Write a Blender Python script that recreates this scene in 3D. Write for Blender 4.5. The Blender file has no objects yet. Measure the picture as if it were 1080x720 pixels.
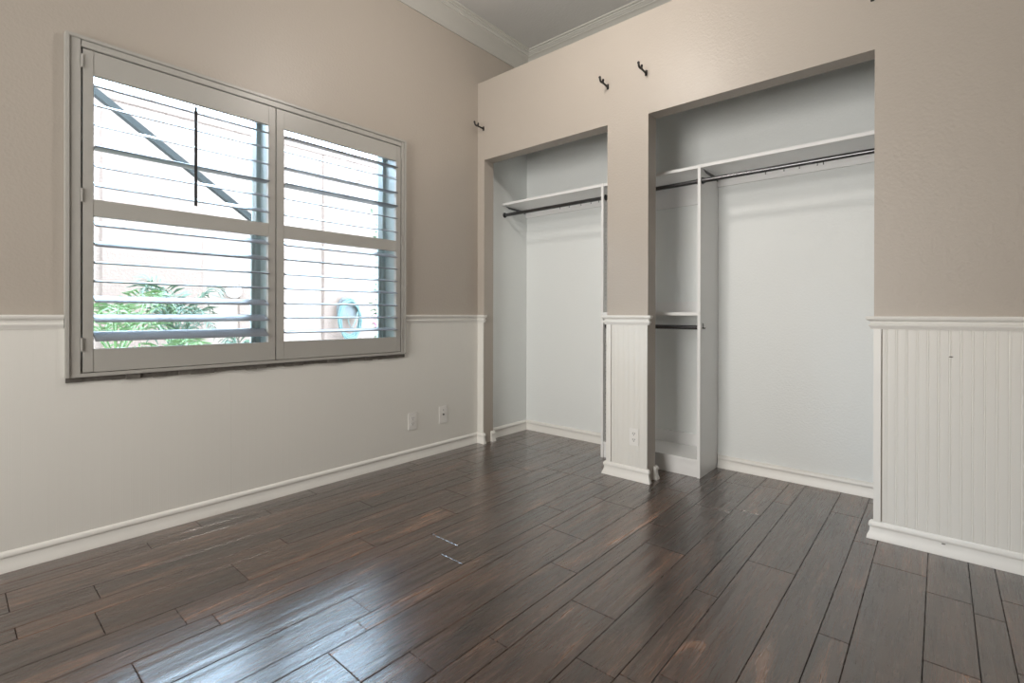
import bpy, bmesh, math, random
from mathutils import Vector, Matrix
random.seed(7)
sc = bpy.context.scene
C = sc.collection
PI = math.pi

# ------------------------------------------------------------------ camera
LENS_F, YAW, ROLL, PITCH, HOR = 519.98, 40.966, 0.1105, -0.0836, 332.06
EYE = 1.07
y_, r_, t_ = map(math.radians, (YAW, ROLL, PITCH))
F = Vector((-math.sin(y_), math.cos(y_), 0)); R = Vector((math.cos(y_), math.sin(y_), 0)); U = Vector((0, 0, 1))
F2 = F*math.cos(t_) + U*math.sin(t_); U2 = U*math.cos(t_) - F*math.sin(t_)
R3 = R*math.cos(r_) + U2*math.sin(r_); U3 = U2*math.cos(r_) - R*math.sin(r_)
cam = bpy.data.cameras.new('camera'); cam.sensor_width = 36; cam.lens = 36*LENS_F/1080
cam.shift_y = -(360-HOR)/1080; cam.clip_start = 0.02
co = bpy.data.objects.new('camera', cam); C.objects.link(co)
co.matrix_world = Matrix(((R3.x, U3.x, -F2.x, 0), (R3.y, U3.y, -F2.y, 0), (R3.z, U3.z, -F2.z, EYE), (0, 0, 0, 1)))
sc.camera = co

# ------------------------------------------------------------------ light
sc.view_settings.view_transform = 'Standard'; sc.view_settings.look = 'None'
sc.view_settings.exposure = 0.52; sc.view_settings.gamma = 1.0; sc.view_settings.use_curve_mapping = False
w = bpy.data.worlds.new('sky'); sc.world = w; w.use_nodes = True
wn = w.node_tree.nodes; wn['Background'].inputs[0].default_value = (0.60, 0.77, 1.0, 1); wn['Background'].inputs[1].default_value = 24

def lamp(name, kind, loc, energy, color, size=0.1, rot=(0, 0, 0), size_y=None):
    l = bpy.data.lights.new(name, kind); l.energy = energy; l.color = color
    if kind == 'AREA':
        l.size = size
        if size_y: l.shape = 'RECTANGLE'; l.size_y = size_y
        else: l.shape = 'DISK'
    elif kind == 'POINT': l.shadow_soft_size = size
    o = bpy.data.objects.new(name, l); C.objects.link(o); o.location = loc; o.rotation_euler = rot
    return o
lamp('room_lamp', 'POINT', (-1.50, 1.80, 2.93), 23, (1.0, 0.92, 0.85), 0.09)
lamp('rear_fill_light', 'AREA', (-1.45, -2.15, 1.55), 50, (1.0, 0.965, 0.92), 1.8, (PI/2, 0, 0), 2.2).data.spread = math.radians(130)  # added soft fill behind the camera; the rear wall has no door
portal = lamp('window_portal', 'AREA', (-3.16, 1.265, 1.54), 1, (1, 1, 1), 1.72, (0, -PI/2, 0), 1.72)
portal.data.shape = 'RECTANGLE'; portal.data.size = 1.42; portal.data.size_y = 1.75; portal.data.cycles.is_portal = True

# ------------------------------------------------------------------ materials
def mat(name, color, rough=0.5, metal=0.0, spec=0.5, bump=None, coat=0.0, vary=None):
    m = bpy.data.materials.new(name); m.use_nodes = True; nt = m.node_tree; b = nt.nodes['Principled BSDF']
    b.inputs['Base Color'].default_value = (*color, 1); b.inputs['Roughness'].default_value = rough
    b.inputs['Metallic'].default_value = metal; b.inputs['Specular IOR Level'].default_value = spec
    b.inputs['Coat Weight'].default_value = coat
    tc = nt.nodes.new('ShaderNodeTexCoord')
    n = nt.nodes.new('ShaderNodeTexNoise'); n.inputs['Scale'].default_value = (vary[0] if vary else 3.0); n.inputs['Detail'].default_value = 3
    nt.links.new(tc.outputs['Object'], n.inputs['Vector'])
    a = (vary[1] if vary else 0.03)
    mix = nt.nodes.new('ShaderNodeMix'); mix.data_type = 'RGBA'
    mix.inputs['A'].default_value = (*[c*(1-a) for c in color], 1); mix.inputs['B'].default_value = (*[min(1, c*(1+a)) for c in color], 1)
    nt.links.new(n.outputs['Fac'], mix.inputs['Factor']); nt.links.new(mix.outputs['Result'], b.inputs['Base Color'])
    if bump:
        bn = nt.nodes.new('ShaderNodeTexNoise'); bn.inputs['Scale'].default_value = bump[0]; bn.inputs['Detail'].default_value = 2
        nt.links.new(tc.outputs['Object'], bn.inputs['Vector'])
        bp = nt.nodes.new('ShaderNodeBump'); bp.inputs['Strength'].default_value = bump[1]; bp.inputs['Distance'].default_value = bump[2]
        nt.links.new(bn.outputs['Fac'], bp.inputs['Height']); nt.links.new(bp.outputs['Normal'], b.inputs['Normal'])
    return m
BEIGE = mat('beige_paint', (0.455, 0.41, 0.358), 0.42, bump=(75, 0.4, 0.003), vary=(1.2, 0.03))
WHITE = mat('white_trim_paint', (0.84, 0.83, 0.79), 0.35)
PANEL = mat('white_beadboard_paint', (0.78, 0.77, 0.725), 0.4, vary=(2, 0.02))
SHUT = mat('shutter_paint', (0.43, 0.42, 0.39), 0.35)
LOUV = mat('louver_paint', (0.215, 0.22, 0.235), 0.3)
CLOSET = mat('closet_white_paint', (0.82, 0.85, 0.84), 0.5, bump=(75, 0.35, 0.003), vary=(1.2, 0.02))
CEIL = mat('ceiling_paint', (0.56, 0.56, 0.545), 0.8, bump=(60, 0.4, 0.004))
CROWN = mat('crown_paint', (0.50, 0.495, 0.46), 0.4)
MELA = mat('white_melamine', (0.86, 0.865, 0.86), 0.25)
STEEL = mat('dark_chrome', (0.13, 0.13, 0.135), 0.25, metal=1.0, vary=(30, 0.1))
BLACK = mat('black_iron', (0.012, 0.011, 0.010), 0.45)
DARK = mat('dark_slot', (0.02, 0.018, 0.016), 0.7)
HOLE = mat('drilled_hole', (0.22, 0.21, 0.20), 0.8)
PLATE = mat('white_plastic', (0.84, 0.83, 0.80), 0.3)
CAULK = mat('old_caulk', (0.13, 0.12, 0.105), 0.8, vary=(60, 0.5))
VINYL = mat('window_vinyl', (0.36, 0.43, 0.43), 0.35)
STUCCO = mat('pink_stucco', (0.150, 0.104, 0.080), 0.9, bump=(40, 0.5, 0.01))
STUCCO2 = mat('pale_stucco', (0.122, 0.080, 0.060), 0.9, bump=(40, 0.5, 0.01))
GROUND = mat('pale_gravel', (0.30, 0.28, 0.23), 0.95, bump=(30, 0.6, 0.02), vary=(12, 0.2))
BRONZE = mat('bronze_beam', (0.010, 0.010, 0.008), 0.8, vary=(14, 0.6))
LEAF = mat('palm_green', (0.070, 0.120, 0.035), 0.5, vary=(9, 0.5))
LEAF2 = mat('dark_palm_green', (0.03, 0.055, 0.026), 0.5, vary=(9, 0.4))
STEMM = mat('palm_stem', (0.22, 0.20, 0.09), 0.7)
HOSE = mat('teal_rubber', (0.045, 0.082, 0.074), 0.5)
GREY = mat('grey_plastic', (0.07, 0.068, 0.064), 0.6)
PINK = mat('pink_petal', (0.62, 0.16, 0.28), 0.6)

GL = bpy.data.materials.new('window_glass'); GL.use_nodes = True; nt = GL.node_tree
for n in list(nt.nodes): nt.nodes.remove(n)
_o = nt.nodes.new('ShaderNodeOutputMaterial'); _t = nt.nodes.new('ShaderNodeBsdfTransparent'); _t.inputs[0].default_value = (0.95, 0.98, 0.97, 1)
_g = nt.nodes.new('ShaderNodeBsdfGlossy'); _g.inputs['Roughness'].default_value = 0.02; _f = nt.nodes.new('ShaderNodeFresnel'); _f.inputs[0].default_value = 1.3
_m = nt.nodes.new('ShaderNodeMixShader'); nt.links.new(_f.outputs[0], _m.inputs[0]); nt.links.new(_t.outputs[0], _m.inputs[1]); nt.links.new(_g.outputs[0], _m.inputs[2]); nt.links.new(_m.outputs[0], _o.inputs[0])

EMIT = bpy.data.materials.new('lit_glass_bowl'); EMIT.use_nodes = True
EMIT.node_tree.nodes['Principled BSDF'].inputs['Base Color'].default_value = (0.9, 0.88, 0.84, 1)
EMIT.node_tree.nodes['Principled BSDF'].inputs['Emission Color'].default_value = (1, 0.93, 0.84, 1)
EMIT.node_tree.nodes['Principled BSDF'].inputs['Emission Strength'].default_value = 1.5

def floor_mat():
    m = bpy.data.materials.new('dark_hand_scraped_wood'); m.use_nodes = True; nt = m.node_tree; N = nt.nodes; L = nt.links; b = N['Principled BSDF']
    at = N.new('ShaderNodeAttribute'); at.attribute_name = 'plank'
    sep = N.new('ShaderNodeSeparateColor'); L.new(at.outputs['Color'], sep.inputs[0])
    geo = N.new('ShaderNodeTexCoord')
    off = N.new('ShaderNodeVectorMath'); off.operation = 'SCALE'; off.inputs['Scale'].default_value = 37.0; L.new(at.outputs['Color'], off.inputs[0])
    add = N.new('ShaderNodeVectorMath'); add.operation = 'ADD'; L.new(geo.outputs['Object'], add.inputs[0]); L.new(off.outputs[0], add.inputs[1])
    def noise(scale, vec, detail=4, rough=0.6, dist=0.0):
        mp = N.new('ShaderNodeMapping'); mp.inputs['Scale'].default_value = vec; L.new(add.outputs[0], mp.inputs['Vector'])
        n = N.new('ShaderNodeTexNoise'); n.inputs['Scale'].default_value = scale; n.inputs['Detail'].default_value = detail; n.inputs['Roughness'].default_value = rough; n.inputs['Distortion'].default_value = dist
        L.new(mp.outputs[0], n.inputs['Vector']); return n
    def ramp(src, pts):
        r = N.new('ShaderNodeValToRGB'); L.new(src, r.inputs[0]); e = r.color_ramp.elements
        while len(e) < len(pts): e.new(0.5)
        for k, (p, c) in enumerate(pts): e[k].position = p; e[k].color = (*c, 1)
        return r
    g = noise(2.2, (5.5, 0.9, 1), 4, 0.55, 0.9)          # broad figure along the board
    fine = noise(7, (16, 0.9, 1), 4, 0.6, 0.4)
    base = ramp(g.outputs['Fac'], [(0.27, (0.022, 0.012, 0.008)), (0.45, (0.052, 0.026, 0.017)), (0.60, (0.088, 0.045, 0.028)), (0.76, (0.25, 0.130, 0.078))])
    fr = ramp(fine.outputs['Fac'], [(0.3, (0.62, 0.62, 0.62)), (0.7, (1.25, 1.25, 1.25))])
    mul = N.new('ShaderNodeMix'); mul.data_type = 'RGBA'; mul.blend_type = 'MULTIPLY'; mul.inputs['Factor'].default_value = 0.22
    L.new(base.outputs[0], mul.inputs['A']); L.new(fr.outputs[0], mul.inputs['B'])
    pr = ramp(sep.outputs[1], [(0.0, (0.70, 0.70, 0.70)), (1.0, (1.40, 1.34, 1.26))])
    m2 = N.new('ShaderNodeMix'); m2.data_type = 'RGBA'; m2.blend_type = 'MULTIPLY'; m2.inputs['Factor'].default_value = 1
    L.new(mul.outputs['Result'], m2.inputs['A']); L.new(pr.outputs[0], m2.inputs['B'])
    L.new(m2.outputs['Result'], b.inputs['Base Color'])
    rr = N.new('ShaderNodeMapRange'); rr.inputs['To Min'].default_value = 0.20; rr.inputs['To Max'].default_value = 0.34; L.new(fine.outputs['Fac'], rr.inputs['Value']); L.new(rr.outputs[0], b.inputs['Roughness'])
    b.inputs['IOR'].default_value = 1.75; b.inputs['Coat Weight'].default_value = 0.8; b.inputs['Coat Roughness'].default_value = 0.27; b.inputs['Coat IOR'].default_value = 1.6
    sc1 = noise(1.0, (30, 0.7, 1), 0.5, 0.4, 0.3)         # scraped hollows running with the board
    chat = noise(1.0, (7, 55, 1), 1, 0.5, 0.2)          # chatter marks in places
    msk = noise(1.6, (3, 1.4, 1), 1)
    mk = ramp(msk.outputs['Fac'], [(0.60, (0, 0, 0)), (0.72, (1, 1, 1))])
    cm = N.new('ShaderNodeMath'); cm.operation = 'MULTIPLY'; L.new(chat.outputs['Fac'], cm.inputs[0]); L.new(mk.outputs[0], cm.inputs[1])
    cm2 = N.new('ShaderNodeMath'); cm2.operation = 'MULTIPLY_ADD'; L.new(cm.outputs[0], cm2.inputs[0]); cm2.inputs[1].default_value = 0.22; L.new(sc1.outputs['Fac'], cm2.inputs[2])
    bp = N.new('ShaderNodeBump'); bp.inputs['Strength'].default_value = 0.55; bp.inputs['Distance'].default_value = 0.0055; L.new(cm2.outputs[0], bp.inputs['Height']); L.new(bp.outputs['Normal'], b.inputs['Normal'])
    return m
WOOD = floor_mat()

# ------------------------------------------------------------------ helpers
class MB:
    def __init__(s): s.b = bmesh.new()
    def box(s, x0, x1, y0, y1, z0, z1, bev=0):
        r = bmesh.ops.create_cube(s.b, size=1.0)
        for v in r['verts']: v.co = Vector(((x0+x1)/2+v.co.x*(x1-x0), (y0+y1)/2+v.co.y*(y1-y0), (z0+z1)/2+v.co.z*(z1-z0)))
        if bev:
            es = {e for v in r['verts'] for e in v.link_edges}
            bmesh.ops.bevel(s.b, geom=list(es), offset=bev, segments=2, affect='EDGES')
        return s
    def mold(s, path, prof):          # moulding: profile (out, z) swept along a plan path, room on the right hand of travel
        P = [Vector(p) for p in path]; rings = []
        for i, p in enumerate(P):
            ns = []
            if i > 0: d = (P[i]-P[i-1]).normalized(); ns.append(Vector((d.y, -d.x)))
            if i < len(P)-1: d = (P[i+1]-P[i]).normalized(); ns.append(Vector((d.y, -d.x)))
            n = ns[0] if len(ns) == 1 else (ns[0]+ns[1])/(1+ns[0].dot(ns[1]))
            rings.append([s.b.verts.new((p.x+n.x*o, p.y+n.y*o, z)) for o, z in prof])
        k = len(prof)
        for a, b in zip(rings, rings[1:]):
            for j in range(k): s.b.faces.new((a[j], a[(j+1) % k], b[(j+1) % k], b[j]))
        s.b.faces.new(rings[0][::-1]); s.b.faces.new(rings[-1]); return s
    def prism(s, pts, axis, a, b):    # polygon in the two other axes, extruded along axis
        def mk(p, q):
            v = list(p); v.insert(axis, q); return s.b.verts.new(v)
        A = [mk(p, a) for p in pts]; B = [mk(p, b) for p in pts]; k = len(pts)
        for j in range(k): s.b.faces.new((A[j], A[(j+1) % k], B[(j+1) % k], B[j]))
        s.b.faces.new(A[::-1]); s.b.faces.new(B); return s
    def tube(s, pts, r, n=10, closed=False):
        P = [Vector(p) for p in pts]; rings = []; k = len(P)
        rr = r if isinstance(r, (list, tuple)) else [r]*k
        up = None
        for i, p in enumerate(P):
            d = (P[(i+1) % k] - P[i-1]) if closed else (P[min(i+1, k-1)]-P[max(i-1, 0)])
            d.normalize()
            if up is None: up = d.orthogonal().normalized()
            up = (up - d*up.dot(d)).normalized(); sd = d.cross(up)
            rings.append([s.b.verts.new(p + (up*math.cos(2*PI*j/n)+sd*math.sin(2*PI*j/n))*rr[i]) for j in range(n)])
        pairs = list(zip(rings, rings[1:])) + ([(rings[-1], rings[0])] if closed else [])
        for a, b in pairs:
            for j in range(n): s.b.faces.new((a[j], a[(j+1) % n], b[(j+1) % n], b[j]))
        if not closed: s.b.faces.new(rings[0][::-1]); s.b.faces.new(rings[-1])
        return s
    def ball(s, c, r, sx=1, sy=1, sz=1):
        q = bmesh.ops.create_uvsphere(s.b, u_segments=16, v_segments=10, radius=r)
        for v in q['verts']: v.co = Vector((c[0]+v.co.x*sx, c[1]+v.co.y*sy, c[2]+v.co.z*sz))
        return s
    def disc(s, c, r, axis, h, n=24):
        d = Vector((0, 0, 0)); d[axis] = h/2; c = Vector(c)
        return s.tube([c-d, c+d], r, n)
    def out(s, name, m, parent=None, smooth=False):
        bmesh.ops.recalc_face_normals(s.b, faces=s.b.faces)
        me = bpy.data.meshes.new(name); s.b.to_mesh(me); s.b.free(); me.materials.append(m)
        if smooth:
            for p in me.polygons: p.use_smooth = True
            me.set_sharp_from_angle(angle=math.radians(40))
        o = bpy.data.objects.new(name, me); C.objects.link(o)
        if parent:
            o.parent = parent
            L0 = parent['_w'] if '_w' in parent else (0, 0, 0)
            me.transform(Matrix.Translation(-Vector(L0)))
        return o
def struct(o): o['kind'] = 'structure'; return o
def tag(o, label, cat, group=None):
    o['label'] = label; o['category'] = cat
    if group: o['group'] = group
    return o
def thing(name, loc, label, cat, group=None):
    o = bpy.data.objects.new(name, None); C.objects.link(o); o.location = loc; o['_w'] = tuple(loc); o.empty_display_size = 0.1
    return tag(o, label, cat, group)

# ------------------------------------------------------------------ dimensions
XL, YC, YB = -2.931, 2.934, 3.582           # left wall, closet front plane, closet back
YCB = 3.045                                 # back of the closet front wall
XA, XB, XD, XR = -2.855, -1.697, -1.403, -0.240   # opening jambs
ZH, ZT, ZC = 2.347, 3.000, 3.455            # header, top of closet wall, ceiling
X1, Y0 = 1.6, -2.2                          # far right and rear of the room

# ------------------------------------------------------------------ setting
# floor: one mesh, each board a slab of its own above a dark sub-floor
edges = [.177, .094, -.038, -.220, -.308, -.447, -.632, -.720, -.855, -1.042, -1.130, -1.268, -1.460, -1.540, -1.680, -1.868, -1.955, -2.095, -2.285, -2.375, -2.512, -2.700, -2.790, -2.935]
right = [.177]
cyc = [.187, .138, .087]; k = 0
while right[-1] < X1: right.append(right[-1]+cyc[k % 3]); k += 1
rows = [(b, a) for a, b in zip(edges, edges[1:])] + [(a, b) for a, b in zip(right, right[1:])]
known = {.177: [2.425], .094: [1.993], -.038: [2.633], -.220: [2.83], -.308: [3.165, 1.35], -.447: [2.298], -.632: [3.12], -.720: [2.86, 1.293],
         -.855: [1.542], -1.042: [2.379, 1.186], -1.130: [1.717], -1.268: [1.99, .795], -1.460: [2.0, .94], -1.540: [1.455], -1.680: [1.556, .377],
         -1.868: [.626, 2.75], -1.955: [1.30], -2.095: [2.01, .804], -2.285: [.158, 1.05], -2.375: [1.56, .386], -2.512: [2.50, .154], -2.70: [1.15, .62], -2.79: [2.2]}
bm = bmesh.new(); lay = bm.loops.layers.color.new('plank')
def slab(x0, x1, y0, y1, z1, col):
    g = 0.0010; b = 0.0014
    x0 += g; x1 -= g; y0 += g; y1 -= g
    lo = [bm.verts.new(p) for p in ((x0, y0, z1-b), (x1, y0, z1-b), (x1, y1, z1-b), (x0, y1, z1-b))]
    hi = [bm.verts.new(p) for p in ((x0+b, y0+b, z1), (x1-b, y0+b, z1), (x1-b, y1-b, z1), (x0+b, y1-b, z1))]
    bt = [bm.verts.new((v.co.x, v.co.y, -0.012)) for v in lo]
    fs = [bm.faces.new(hi)]
    for j in range(4):
        fs.append(bm.faces.new((lo[j], lo[(j+1) % 4], hi[(j+1) % 4], hi[j]))); fs.append(bm.faces.new((bt[j], bt[(j+1) % 4], lo[(j+1) % 4], lo[j])))
    for f in fs:
        for l in f.loops: l[lay] = col
for a, b in rows:
    js = sorted(known.get(round(b, 3), [])) or [random.uniform(-.2, .6)]
    js = list(js)
    while js[-1] < YB-.05: js.append(js[-1]+random.choice((.5, .62, .75, .95, 1.2, 1.2)))
    while js[0] > Y0: js.insert(0, js[0]-random.choice((.45, .6, .75, .9, 1.2)))
    js = [j for j in js if Y0 < j < YB]; js = [Y0]+js+[YB+.02]
    for p, q in zip(js, js[1:]):
        slab(a, b, p, q, 0.0, (random.random(), random.random(), random.random(), 1))
r = bmesh.ops.create_cube(bm, size=1)
for v in r['verts']: v.co = Vector((XL-.02+(v.co.x+.5)*(X1-XL+.06), Y0+(v.co.y+.5)*(YB-Y0+.02), -.03+(v.co.z+.5)*.022))
me = bpy.data.meshes.new('floor'); bm.to_mesh(me); bm.free(); me.materials.append(WOOD); me.materials.append(DARK)
for p in me.polygons[-6:]: p.material_index = 1
fl = bpy.data.objects.new('floor', me); C.objects.link(fl); struct(fl)

# left wall with the window opening
WY0, WY1, WZ0, WZ1 = 0.40, 2.120, 0.81, 2.27
m = MB(); xo = XL-.20
m.box(xo, XL, Y0, WY0, -.02, ZC+.05); m.box(xo, XL, WY1, YB+.2, -.02, ZC+.05)
m.box(xo, XL, WY0, WY1, -.02, WZ0); m.box(xo, XL, WY0, WY1, WZ1, ZC+.05)
struct(m.out('wall_left', BEIGE))
# closet front wall (stops short of the ceiling) with its two openings
m = MB()
m.box(XL, XA, YC, YCB, 0, ZT); m.box(XB, XD, YC, YCB, 0, ZT); m.box(XR, X1, YC, YCB, 0, ZT)
m.box(XA, XB, YC, YCB, ZH, ZT); m.box(XD, XR, YC, YCB, ZH, ZT)
struct(m.out('wall_closet_front', BEIGE))
struct(MB().box(XL, X1, YCB, YB, ZT-.16, ZT-.001).out('wall_closet_ledge', CLOSET))
struct(MB().box(XL-.2, X1+.2, YB, YB+.15, -.02, ZC+.05).out('wall_back', BEIGE))
struct(MB().box(XL+.0005, X1, YB-.008, YB, 0, ZT-.16).out('wall_closet_back', CLOSET))
struct(MB().box(XL+.0005, XL+.008, YCB, YB-.008, 0, ZT-.16).out('wall_closet_left', CLOSET))
struct(MB().box(0.30, 0.40, YCB, YB-.008, 0, ZT-.16).out('wall_closet_right', CLOSET))
struct(MB().box(X1, X1+.15, Y0, YB+.15, -.02, ZC+.05).out('wall_right', BEIGE))
struct(MB().box(xo, X1+.15, Y0-.15, Y0, -.02, ZC+.05).out('wall_rear', BEIGE))
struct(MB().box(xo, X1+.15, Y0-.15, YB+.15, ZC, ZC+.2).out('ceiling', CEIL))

# crown moulding on the left and back walls
zc = ZC
cp = [(0, zc-.144), (.010, zc-.144), (.012, zc-.136), (.018, zc-.130), (.021, zc-.118), (.034, zc-.096), (.052, zc-.074), (.074, zc-.055), (.093, zc-.044),
      (.098, zc-.043), (.099, zc-.036), (.108, zc-.032), (.113, zc-.024), (.121, zc-.022), (.124, zc-.014), (.138, zc-.010), (.140, zc), (0, zc)]
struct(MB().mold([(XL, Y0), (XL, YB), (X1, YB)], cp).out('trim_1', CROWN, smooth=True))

BB = [(0, 0), (.026, 0), (.025, .010), (.018, .026), (.014, .042), (.0135, .056), (.018, .060), (.019, .066), (.017, .076), (.010, .084), (0, .086)]
CR = [(0, 1.003), (.012, 1.003), (.014, 1.011), (.020, 1.017), (.021, 1.024), (.013, 1.030), (.014, 1.040), (.024, 1.044), (.030, 1.050), (.031, 1.060), (.028, 1.064), (0, 1.064)]
PT = .009   # thickness of the beadboard
def bb(name, path): struct(MB().mold(path, BB).out(name, WHITE, smooth=True))
bb('baseboard_left', [(XL, Y0), (XL, YC), (XA, YC), (XA, YC+.004)])
bb('baseboard_column', [(XB, YC+.004), (XB, YC), (XD, YC), (XD, YC+.004)])
bb('baseboard_right', [(XR, YC+.004), (XR, YC), (X1, YC)])
bb('baseboard_jamb_left', [(XA, 3.015), (XA, YCB+.012)])
bb('baseboard_jamb_column', [(XD, 3.015), (XD, YCB+.012)])
bb('baseboard_closet_left', [(XL+.008, YCB), (XL+.008, YB-.008), (-1.925, YB-.008)])
bb('baseboard_closet_right', [(-1.176, YB-.008), (0.30, YB-.008)])
def rail(name, path): struct(MB().mold(path, CR).out(name, WHITE, smooth=True))
rail('trim_2', [(XL, Y0), (XL, 0.345)])
rail('trim_3', [(XL, 2.179), (XL, YC), (XA, YC), (XA, YC+.004)])
rail('trim_4', [(XB, YC+.006), (XB, YC), (XD, YC), (XD, YC+.006)])
rail('trim_5', [(XR, YC+.006), (XR, YC), (X1, YC)])

# beadboard: vertical grooves in plan, extruded; axis 'x' runs along the closet wall, 'y' along the left wall
def bead(name, along, a, b, base, z0, z1, depth, pitch=.0375, skip=None):
    pts = [(a, 0)]; s = a + .012
    pts.append((a, PT))
    while s < b-.012:
        pts += [(s-.0022, PT), (s-.0006, PT-depth), (s+.0010, PT-depth*.15), (s+.0032, PT+depth*.12), (s+.0054, PT-depth*.15), (s+.0068, PT-depth), (s+.0084, PT)]
        s += pitch
    pts += [(b, PT), (b, 0)]
    m = MB()
    pp = [(p, base-q) for p, q in pts] if along == 'x' else [(base+q, p) for p, q in pts]
    m.prism(pp, 2, z0, z1)
    return struct(m.out(name, PANEL))
bead('wall_panel_right', 'x', -.206, X1, YC, .08, 1.004, .0013)
bead('wall_panel_column', 'x', -1.657, XD, YC, .08, 1.004, .0013, .0375)
bead('wall_panel_left', 'y', 2.170, YC, XL, .08, 1.004, .0002)
bead('wall_panel_left_rear', 'y', Y0, .350, XL, .08, 1.004, .0002)
bead('wall_panel_under_window', 'y', 1.0285, 2.170, XL, .08, .790, .0002)
bead('wall_panel_under_window_rear', 'y', .350, 1.028, XL, .08, .790, .0002)
struct(MB().box(XR, -.211, YC-.012, YC, .08, 1.004, .001).out('trim_6', WHITE))
struct(MB().box(XB, -1.661, YC-.012, YC, .08, 1.004, .001).out('trim_7', WHITE))
struct(MB().box(XL+.009, XA, YC-.009, YC, .08, 1.004, .001).out('trim_8', PANEL))

# ------------------------------------------------------------------ windows behind the shutters
XG = XL-.165
def window(name, y0, y1):
    root = bpy.data.objects.new(name, None); C.objects.link(root); struct(root)
    m = MB()
    for a, b, c, d in ((y0, y0+.035, WZ0, WZ1), (y1-.035, y1, WZ0, WZ1), (y0, y1, WZ0, WZ0+.03), (y0, y1, WZ1-.035, WZ1)): m.box(XG-.03, XG+.045, a, b, c, d, .003)
    struct(m.out('window_frame', VINYL, root))
    m = MB()
    for a, b, c, d in ((y0+.030, y0+.055, WZ0+.02, 1.575), (y1-.055, y1-.030, WZ0+.02, 1.575), (y0+.03, y1-.03, WZ0+.02, WZ0+.065), (y0+.03, y1-.03, 1.545, 1.582)): m.box(XG, XG+.032, a, b, c, d, .002)
    m.box(XG-.028, XG-.002, y0+.03, y1-.03, 1.552, 1.585)
    struct(m.out('sash', VINYL, root))
    struct(MB().box(XG+.012, XG+.016, y0+.05, y1-.05, WZ0+.06, 1.55).out('pane', GL, root))
    struct(MB().box(XG-.018, XG-.014, y0+.03, y1-.03, 1.58, WZ1-.03).out('pane', GL, root))
window('window_1', WY0, 1.215+.03); window('window_2', 1.275, WY1)
struct(MB().box(XL-.19, XL-.035, 1.232, 1.288, WZ0, WZ1, .002).out('trim_9', VINYL))
m = MB()
m.box(xo-.001, XL-.001, WY0-.001, WY0+.012, WZ0, WZ1); m.box(xo-.001, XL-.001, WY1-.012, WY1+.001, WZ0, WZ1)
m.box(xo-.001, XL-.001, WY0, WY1, WZ0-.001, WZ0+.014); m.box(xo-.001, XL-.001, WY0, WY1, WZ1-.012, WZ1+.001)
struct(m.out('trim_10', VINYL))

# ------------------------------------------------------------------ plantation shutters
FX = XL+.034     # front face of the shutter frame
fr = thing('shutter_frame', (XL, 1.26, .784), 'white moulded frame on the wall around both window shutters', 'window frame')
fy0, fy1, fz0, fz1 = .347, 2.176, .784, 2.311
iy0, iy1, iz0, iz1 = .403, 2.136, .803, 2.262
def fside(seg):
    m = MB()
    # stepped face: outer bead and flat inner band, each its own box with eased edges
    for (a, b, c, d, dep) in seg: m.box(XL, XL+dep, a, b, c, d, .0025)
    return m
fside([(fy0, fy0+.016, fz0, fz1, .038), (fy0+.0165, iy0-.002, fz0+.001, fz1-.001, .031)]).out('frame_stile', SHUT, fr)
fside([(fy1-.013, fy1, fz0, fz1, .038), (iy1+.002, fy1-.0135, fz0+.001, fz1-.001, .031)]).out('frame_stile', SHUT, fr)
fside([(fy0+.002, fy1-.002, fz1-.016, fz1+.0005, .0385), (iy0-.001, iy1+.001, iz1+.002, fz1-.0165, .0315)]).out('frame_rail', SHUT, fr)
fside([(fy0+.002, fy1-.002, fz0-.0005, iz0-.002, .033)]).out('frame_rail', SHUT, fr)
m = MB()
for i in range(34):
    a = fy0+.004+i*(fy1-fy0-.008)/34
    m.box(XL, XL+random.uniform(.014, .026), a, a+(fy1-fy0-.008)/34+.001, .757+random.uniform(0, .006), .784)
tag(m.out('caulk_strip', CAULK), 'dark ragged strip of old caulk right under the window shutter frame', 'caulk')

def lens(w, t, n=14):       # louver section, pointed ellipse
    return [(math.cos(2*PI*i/n)*w/2, math.sin(2*PI*i/n)*t/2) for i in range(n)]
LW, LT = .086, .0125
def shutter(y0, y1, oy0, oy1, up, lo, label, hs_u, hs_l, hinge_y, wand):
    root = thing('plantation_shutter', (XL, (y0+y1)/2, iz0), label, 'shutter', 'window shutters')
    xb, xf = XL+.002, XL+.029
    z0, z1 = iz0+.001, iz1-.0035
    MB().box(xb, xf, y0, oy0, z0, z1, .002).out('stile', SHUT, root); MB().box(xb, xf, oy1, y1, z0, z1, .002).out('stile', SHUT, root)
    MB().box(xb, xf-.001, oy0, oy1, z0, .908, .001).out('rail', SHUT, root)
    MB().box(xb, xf-.001, oy0, oy1, 2.152, z1, .001).out('rail', SHUT, root)
    MB().box(xb, xf-.001, oy0, oy1, 1.513, 1.588, .001).out('divider_rail', SHUT, root)
    xc = XL+.0155
    for z, h in list(zip(up, hs_u))+list(zip(lo, hs_l)):
        sight = math.atan((z-EYE)/abs(xc))
        dl = math.copysign(math.asin(max(0, abs(h)-.006)/LW), h)
        th = sight+dl              # outer edge higher by th
        zc_ = z + math.sin(th)*LW/2
        pts = []
        for u, v in lens(LW, LT):
            X = -u*math.cos(th)-v*math.sin(th); Z = u*math.sin(th)+v*math.cos(th)
            pts.append((xc+X, zc_+Z))
        # prism along Y: polygon given as (x, z)
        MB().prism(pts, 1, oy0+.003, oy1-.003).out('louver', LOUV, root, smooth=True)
    for hz in (.93, 2.20, 1.60):
        m = MB(); m.tube([(XL+.034, hinge_y, hz-.03), (XL+.034, hinge_y, hz+.03)], .0035, 8); m.out('hinge', SHUT, root)
    if wand:
        MB().tube([(XL+.075, .838, 1.617), (XL+.075, .838, 2.118)], .007, 8).out('tilt_rod', BLACK, root)
    return root
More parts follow.
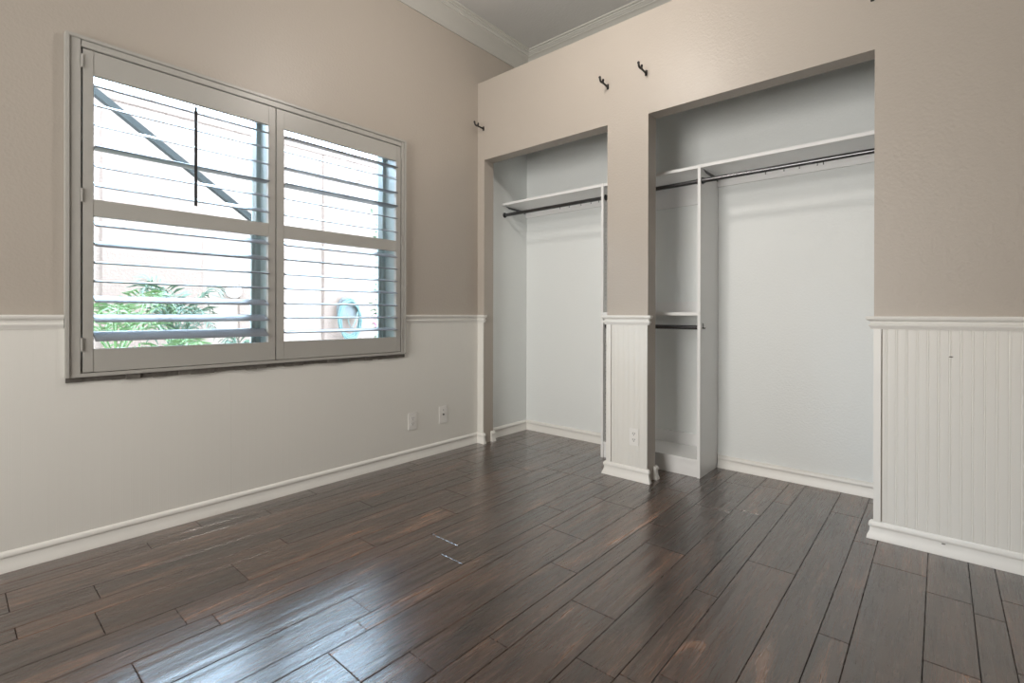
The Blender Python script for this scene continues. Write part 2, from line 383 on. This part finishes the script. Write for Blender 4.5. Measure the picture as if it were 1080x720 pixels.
shutter(.4065, 1.2565, .445, 1.216, [2.092, 2.005, 1.915, 1.826, 1.73, 1.641], [1.463, 1.373, 1.298, 1.214, 1.119, 1.03, .943],
        'left of the two white louvered window shutters, with a thin dark tilt rod', [.010, .012, .015, -.028, .018, .026], [.029, .028, .009, .009, .037, .042, .054], .4035, True)
shutter(1.261, 2.132, 1.306, 2.093, [2.101, 2.008, 1.923, 1.831, 1.738, 1.641], [1.464, 1.384, 1.297, 1.214, 1.128, 1.044, .957],
        'right of the two white louvered window shutters, nearest the closet, without a rod', [-.026, .018, -.026, -.034, .009, .013], [.027, .009, .014, .018, .012, .012, .024], 2.1345, False)

# ------------------------------------------------------------------ closet organiser
TX0, TX1, TY, TB = -1.921, -1.180, 3.230, YB-.010
tw = thing('closet_tower', ((TX0+TX1)/2, (TY+TB)/2, 0), 'white melamine closet tower with shelves behind the column between the two openings', 'closet tower')
T = .019
for x0 in (TX0, TX1-T):
    MB().box(x0, x0+T, TY, TB, 0, 1.079, .0008).out('side_panel', MELA, tw)
    MB().box(x0, x0+T, TY, TB, 1.0805, 2.050, .0008).out('side_panel', MELA, tw)
MB().box(TX0+T, TX1-T, TY+.003, TB, 2.028, 2.047, .0008).out('shelf', MELA, tw)
MB().box(TX0+T, TX1-T, TY+.003, TB, 1.064, 1.086, .0008).out('shelf', MELA, tw)
MB().box(TX0+T, TX1-T, TY+.003, TB, .100, .119, .0008).out('shelf', MELA, tw)
MB().box(TX0+T, TX1-T, TY+.012, TY+.028, 0, .0995).out('toe_kick', MELA, tw)
MB().box(TX0+T, TX1-T, TB-.012, TB, 1.865, 2.0275).out('back_cleat', MELA, tw)
MB().box(TX0+T, TX1-T, TB-.012, TB, 1.0865, 1.165).out('back_cleat', MELA, tw)
MB().box(TX0+T, TX1-T, TB-.012, TB, .1195, .205).out('back_cleat', MELA, tw)
hz = .16; first = None
while hz < 2.0:
    if abs(hz-1.08) > .03:
        if first is None: first = MB().disc((TX0+T+.0004, TY+.037, hz), .0028, 0, .001, 8).out('peg_hole', HOLE, tw); z_first = hz
        else:
            c = first.copy(); C.objects.link(c); c.parent = tw; c.location = (0, 0, hz-z_first)
    hz += .032

def shelf(x0, x1, label, ends, brx):
    s = thing('closet_shelf', ((x0+x1)/2, 3.4, 2.028), label, 'shelf', 'white closet shelves')
    MB().box(x0, x1, TY, YB-.009, 2.0275, 2.0475, .001).out('board', MELA, s)
    MB().box(x0, x1, YB-.021, YB-.009, 1.965, 2.0270).out('wall_cleat', MELA, s)
    for bx, sg in brx:
        m = MB(); m.prism([(TY+.05, 2.027), (YB-.03, 2.027), (YB-.03, 2.0), (TY+.09, 2.012)], 0, bx, bx+sg*.003)
        m.out('end_bracket', STEEL if sg > 0 else MELA, s)
shelf(XL+.009, TX0-.0005, 'white shelf board in the left closet opening, from the window wall to the tower', 'l', [(XL+.0095, 1)])
shelf(TX1+.0005, .2995, 'longer white shelf board in the right closet opening, right of the tower', 'r', [(TX1+.001, 1)])

def rod(x0, x1, y, z, label, pegs=()):
    g = thing('closet_rod', ((x0+x1)/2, y, z), label, 'closet rod', 'closet hanging rods')
    MB().tube([(x0+.004, y, z), (x1-.004, y, z)], .0145, 18).out('tube', STEEL, g, smooth=True)
    for x, s in ((x0, 1), (x1, -1)):
        m = MB(); m.disc((x+s*.0025, y, z), .023, 0, .0035, 20); m.disc((x+s*.009, y, z), .018, 0, .013, 20); m.out('end_cup', STEEL, g, smooth=True)
    for px in pegs:
        m = MB(); m.tube([(px, y, z-.013), (px, y, z-.024)], .0018, 6); m.ball((px, y, z-.025), .0032); m.out('peg', STEEL, g)
rod(XL+.0085, TX0, 3.262, 1.948, 'long dark metal closet rod under the left shelf, starting at the window wall', (-2.32, -2.23, -2.12, -2.03, -1.96))
rod(TX1, .2995, 3.262, 1.948, 'dark metal closet rod under the right closet shelf, nearest the camera', (-.80, -.70, -.62, -.53, -.50))
rod(TX0+T, TX1-T, 3.262, 1.948, 'upper short metal rod inside the white tower, just beneath its top shelf')
rod(TX0+T, TX1-T, 3.278, .985, 'lower short metal rod inside the white tower, beneath its middle shelf')
hk = thing('metal_hook', (TX1, 3.272, .993), 'small dark metal hook screwed to the right side of the white tower', 'hook')
MB().disc((TX1+.001, 3.274, .981), .007, 0, .003, 12).out('base', BLACK, hk)
MB().tube([(TX1+.002, 3.268, 1.012), (TX1+.006, 3.268, 1.008), (TX1+.006, 3.270, .985), (TX1+.010, 3.282, .976), (TX1+.010, 3.290, .984)], .0028, 8).out('hook_arm', BLACK, hk)

# ------------------------------------------------------------------ curtain rod brackets
def bracket(x, z, label, wall='c'):
    b = thing('curtain_rod_bracket', (x, YC, z), label, 'curtain bracket', 'black curtain rod brackets above the closet')
    y = YC
    m = MB(); m.box(x-.008, x+.008, y-.006, y-.0002, z-.022, z+.014, .002); m.ball((x, y-.007, z+.008), .004); m.ball((x, y-.007, z-.016), .004); m.out('wall_plate', BLACK, b, smooth=True)
    MB().tube([(x, y-.004, z-.004), (x, y-.03, z-.004), (x, y-.055, z-.002), (x, y-.080, z+.000)], [.009, .0065, .0065, .008], 10).out('arm', BLACK, b, smooth=True)
    pts = [(x, y-.064, z+.020)] + [(x, y-.084+.019*math.cos(a), z+.010-.013*math.sin(a)) for a in [PI*i/8 for i in range(9)]] + [(x, y-.106, z+.022)]
    MB().tube(pts, .0068, 10).ball((x, y-.107, z+.022), .0085).ball((x, y-.064, z+.020), .0075).out('cradle', BLACK, b, smooth=True)
bracket(-2.862, 2.612, 'small black curtain rod bracket by the room corner, above the left closet opening')
bracket(-1.694, 2.607, 'left one of the pair of black curtain brackets above the column between openings')
bracket(-1.418, 2.612, 'right one of the pair of black curtain brackets, near the corner of the right opening')
bracket(-.249, 2.602, 'black curtain bracket cut by the photo edge, above the right end of the closet')

# ------------------------------------------------------------------ outlets
def plate_on_left(y, z, w, h, label, kind):
    x = XL+PT
    o = thing('wall_outlet' if kind == 'o' else 'cable_wall_plate', (x, y, z), label, 'outlet' if kind == 'o' else 'wall plate')
    MB().box(x, x+.006, y-w/2, y+w/2, z-h/2, z+h/2, .002).out('cover_plate', PLATE, o)
    if kind == 'o':
        for s in (-1, 1):
            MB().box(x+.006, x+.0085, y-.017, y+.017, z+s*.0195-.014, z+s*.0195+.014, .002).out('socket', PLATE, o)
            m = MB()
            for dy in (-.0065, .0065): m.box(x+.0082, x+.0089, y+dy-.0012, y+dy+.0012, z+s*.0195, z+s*.0195+.009)
            m.disc((x+.0085, y, z+s*.0195-.006), .0026, 0, .0008, 10); m.out('slots', DARK, o)
    else:
        MB().disc((x+.009, y, z+.002), .0055, 0, .008, 14).out('coax_port', BLACK, o)
        MB().disc((x+.0065, y, z+.036), .003, 0, .0012, 10).out('screw', DARK, o)
plate_on_left(2.250, .286, .078, .124, 'white double outlet low on the wall under the window, left of the cable plate', 'o')
plate_on_left(2.546, .290, .082, .132, 'white plate with one black round port, low on the wall near the corner', 'c')
yq = YC-PT; x = -1.491; z = .279; wq, hq = .066, .110
o = thing('wall_outlet', (x, yq, z), 'white double outlet low on the narrow column between the closet openings', 'outlet')
MB().box(x-wq/2, x+wq/2, yq-.006, yq, z-hq/2, z+hq/2, .002).out('cover_plate', PLATE, o)
for s in (-1, 1):
    MB().box(x-.0165, x+.0165, yq-.0085, yq-.006, z+s*.0195-.014, z+s*.0195+.014, .002).out('socket', PLATE, o)
    m = MB()
    for dx in (-.0065, .0065): m.box(x+dx-.0016, x+dx+.0016, yq-.009, yq-.0082, z+s*.0195, z+s*.0195+.010)
    m.disc((x, yq-.0086, z+s*.0195-.006), .0032, 1, .0008, 10); m.out('slots', DARK, o)
# small dark nicks in panelling and baseboard, drawn as raised dots
tag(MB().ball((.037, YC-PT-.001, .885), .0035, 2.2, .6, .7).out('nick', CAULK), 'tiny dark nick high on the white panelling right of the closet', 'nick')
tag(MB().ball((.014, YC-.018, .052), .0035, 2.2, .8, .7).out('nick', CAULK), 'tiny dark nick in the white baseboard right of the closet', 'nick')

# ------------------------------------------------------------------ ceiling lamp (above the frame)
lf = thing('ceiling_light', (-1.50, 1.80, ZC), 'flush round ceiling light with a pale glass bowl', 'ceiling light')
MB().disc((-1.50, 1.80, ZC-.02), .17, 2, .04, 32).out('base', WHITE, lf)
m = MB(); m.tube([(-1.50, 1.80, ZC-.28-.10*t) for t in (0, .2, .45, .7, .88, 1)], [.15, .152, .14, .11, .07, .02], 28); MB().tube([(-1.50, 1.80, ZC-.04), (-1.50, 1.80, ZC-.29)], .012, 12).out('down_rod', WHITE, lf)
m.out('glass_bowl', EMIT, lf, smooth=True)

# ------------------------------------------------------------------ outside
tag(MB().box(-9, xo, -4, 12, -.30, -.15).out('ground', GROUND), 'pale side yard ground between the two houses', 'ground')['kind'] = 'structure'
XN = -6.2
nh = thing('neighbor_house', (XN-.5, 3, -.15), 'pale pink stucco house wall seen through the window shutters', 'house')
MB().box(XN-1.2, XN, -4, 12, -.15, 3.2).out('wall', STUCCO, nh)
MB().box(XN-.01, XN+.03, 1.0, 1.88, -.15, 3.17, .01).out('pilaster', STUCCO2, nh)
MB().box(XN-.01, XN+.04, 3.294, 6.5, -.15, 3.17, .01).out('pilaster', STUCCO2, nh)
MB().box(XN-1.3, XN+.02, -4, 12, 3.18, 3.30, .01).out('roof_edge', STUCCO2, nh)
MB().box(XN-.01, XN+.02, 2.26, 2.62, -.15, 1.42, .005).out('access_panel', STUCCO2, nh)
mt = thing('wall_meter', (XN+.03, 2.19, 1.33), 'small round white meter on the neighbour wall, seen low through the left shutter', 'meter')
MB().disc((XN+.045, 2.19, 1.33), .075, 0, .05, 24).out('body', PLATE, mt, smooth=True)
m = MB(); [m.box(XN+.07, XN+.073, 2.19+d-.006, 2.19+d+.006, 1.33-.02, 1.33+.02) for d in (-.03, 0, .03)]; m.out('dial', GREY, mt)
wl = thing('wall_light', (XN+.04, 3.86, 3.0), 'slim white fixture high on the neighbour wall, seen through the right shutter', 'wall light')
MB().box(XN+.04, XN+.09, 3.74, 3.99, 2.95, 3.03, .006).out('housing', PLATE, wl)
MB().box(XN+.09, XN+.10, 3.77, 3.98, 2.945, 2.965, .003).out('lens_strip', GREY, wl)

# sloping brace of the screened enclosure, ending on a post
br = thing('enclosure_brace', (-4.6, 1.86, -.15), 'dark sloping metal brace and post outside, seen across the left shutter', 'brace')
a = Vector((-4.6, .25, 2.99)); b = Vector((-4.6, 1.86, 1.855)); d = (b-a).normalized(); n = Vector((0, -d.z, d.y))
m = MB(); hw = .023
m.prism([((a+n*hw).y, (a+n*hw).z), ((a-n*hw).y, (a-n*hw).z), ((b-n*hw).y, (b-n*hw).z), ((b+n*hw).y, (b+n*hw).z)], 0, -4.63, -4.57); m.out('beam', BRONZE, br)
MB().box(-4.64, -4.56, 1.84, 1.92, -.15, 3.2, .004).out('post', BRONZE, br)

def frond(m, base, az, length, rise, droop, n=13, leaf=.16, sgn=1):
    pts = []
    for i in range(n+1):
        t = i/n; rr = length*t*(1-.12*t); z = rise*math.sin(min(1.0, t*1.05)*PI*.62) - droop*t*t*t
        pts.append(Vector((base[0]+math.cos(az)*rr, base[1]+math.sin(az)*rr, base[2]+z)))
    m.tube(pts, [.007*(1-.8*i/n) for i in range(n+1)], 5)
    for i in range(3, n+1):
        p = pts[i]; d = (pts[i]-pts[i-1]).normalized(); side = d.cross(Vector((0, 0, 1))).normalized(); L = leaf*(math.sin(PI*(i/(n+1.5)))*.8+.25)
        for s in (-1, 1):
            tip = p + (side*s*.75+d*.65+Vector((0, 0, -.22+random.uniform(-.1, .1)))).normalized()*L
            mid = (p+tip)/2+Vector((0, 0, .018)); wv = d*.011; up = Vector((0, 0, .0012))
            q = [p, mid+wv, tip, mid-wv]; A = [m.b.verts.new(v+up) for v in q]; B = [m.b.verts.new(v-up) for v in q]
            m.b.faces.new(A); m.b.faces.new(B[::-1])
            for j in range(4): m.b.faces.new((A[j], B[j], B[(j+1) % 4], A[(j+1) % 4]))
def palm(x, y, z0, top, n, ln, mtl, label):
    p = thing('palm', (x, y, -.15), label, 'palm', 'palms outside the window')
    m = MB()
    m.tube([(x, y, -.15), (x+.01, y, (z0-.15)/2), (x, y, z0)], [.05, .035, .025], 10); m.out('trunk', STEMM, p)
    for i in range(n):
        m = MB(); frond(m, (x, y, z0), 2*PI*i/n+random.uniform(-.25, .25), ln*random.uniform(.8, 1.1), (top-z0)*random.uniform(.55, 1.05), random.uniform(.05, .28)); m.out('frond', mtl, p)
palm(-4.75, .86, .70, 1.27, 12, .50, LEAF, 'light green feathery palm leftmost outside, low behind the left shutter')
palm(-4.95, 1.31, .70, 1.36, 13, .37, LEAF2, 'dark green palm with the highest fronds, low in the left shutter')
palm(-4.60, 1.12, .45, .88, 12, .42, LEAF, 'bright green palm at the bottom of the left shutter, between the other two')
palm(-5.25, 1.98, .50, .92, 8, .24, LEAF2, 'smallest palm, right of the others at the bottom of the left shutter')

# hose on its hanger
hh = thing('hose_hanger', (XN+.04, 3.61, 1.0), 'grey arched hanger on the neighbour wall carrying the teal hose', 'hose hanger')
pts = [(3.61+.135*math.cos(a), 1.13+.17*math.sin(a)) for a in [PI*i/16 for i in range(17)]]
MB().prism(pts+[(3.535, 1.06), (3.805, 1.06)][:0]+[(3.485, 1.02), (3.735, 1.02)], 0, XN+.04, XN+.13).out('saddle', GREY, hh)
MB().box(XN+.125, XN+.140, 3.50, 3.72, 1.26, 1.285, .003).out('front_lip', GREY, hh)
m = MB(); rnd = random.Random(3)
for i in range(9):
    rx = .145+.012*(i % 3)+rnd.uniform(-.006, .006); zc_ = 1.02-.006*i; rz = .23+.014*(i % 4)
    xx = XN+.145+.016*(i // 3)
    m.tube([(xx, 3.61+rx*math.cos(a)*(1 if abs(math.sin(a)) > .0 else 1), zc_+rz*math.sin(a)) for a in [2*PI*k/36 for k in range(36)]], .009, 8, closed=True)
m.tube([(XN+.2, 3.54, 1.08), (XN+.21, 3.56, .95), (XN+.21, 3.60, .86), (XN+.21, 3.66, .98), (XN+.2, 3.70, 1.10)], .006, 8)
tag(m.out('garden_hose', HOSE, smooth=True), 'coiled teal garden hose hanging on the neighbour wall, seen through the right shutter', 'garden hose')

vn = thing('climbing_shrub', (XN+.45, 4.03, -.15), 'narrow leafy shrub with a pink bloom at the right edge of the right shutter', 'shrub')
bx, by = XN+.5, 3.825
m = MB()
for k in range(4): m.tube([(bx+rnd.uniform(-.02, .02), by+rnd.uniform(-.02, .02), -.15), (bx+rnd.uniform(-.04, .04), by+rnd.uniform(-.03, .05), 1.1), (bx+rnd.uniform(-.05, .05), by+rnd.uniform(-.02, .06), 2.35)], .008, 6)
m.out('stem', STEMM, vn)
m = MB()
for k in range(230):
    zz = rnd.uniform(.2, 2.5); c = Vector((bx+rnd.gauss(0, .05), by+rnd.gauss(0.02, .045), zz)); u = Vector((rnd.uniform(-1, 1), rnd.uniform(-1, 1), rnd.uniform(-.6, .6))).normalized(); v = u.orthogonal().normalized()
    q = [c-u*.035, c+v*.016, c+u*.035, c-v*.016]; nn = u.cross(v)*.001
    A = [m.b.verts.new(p+nn) for p in q]; B = [m.b.verts.new(p-nn) for p in q]; m.b.faces.new(A); m.b.faces.new(B[::-1])
    for j in range(4): m.b.faces.new((A[j], B[j], B[(j+1) % 4], A[(j+1) % 4]))
m.out('foliage', LEAF2, vn)
m = MB()
for k in range(14): m.ball((bx+rnd.gauss(.03, .03), by-.03+rnd.gauss(0, .03), .98+rnd.gauss(0, .05)), .022, 1, 1, .6)
m.out('bloom', PINK, vn)

for o in C.objects:
    if '_w' in o: del o['_w']
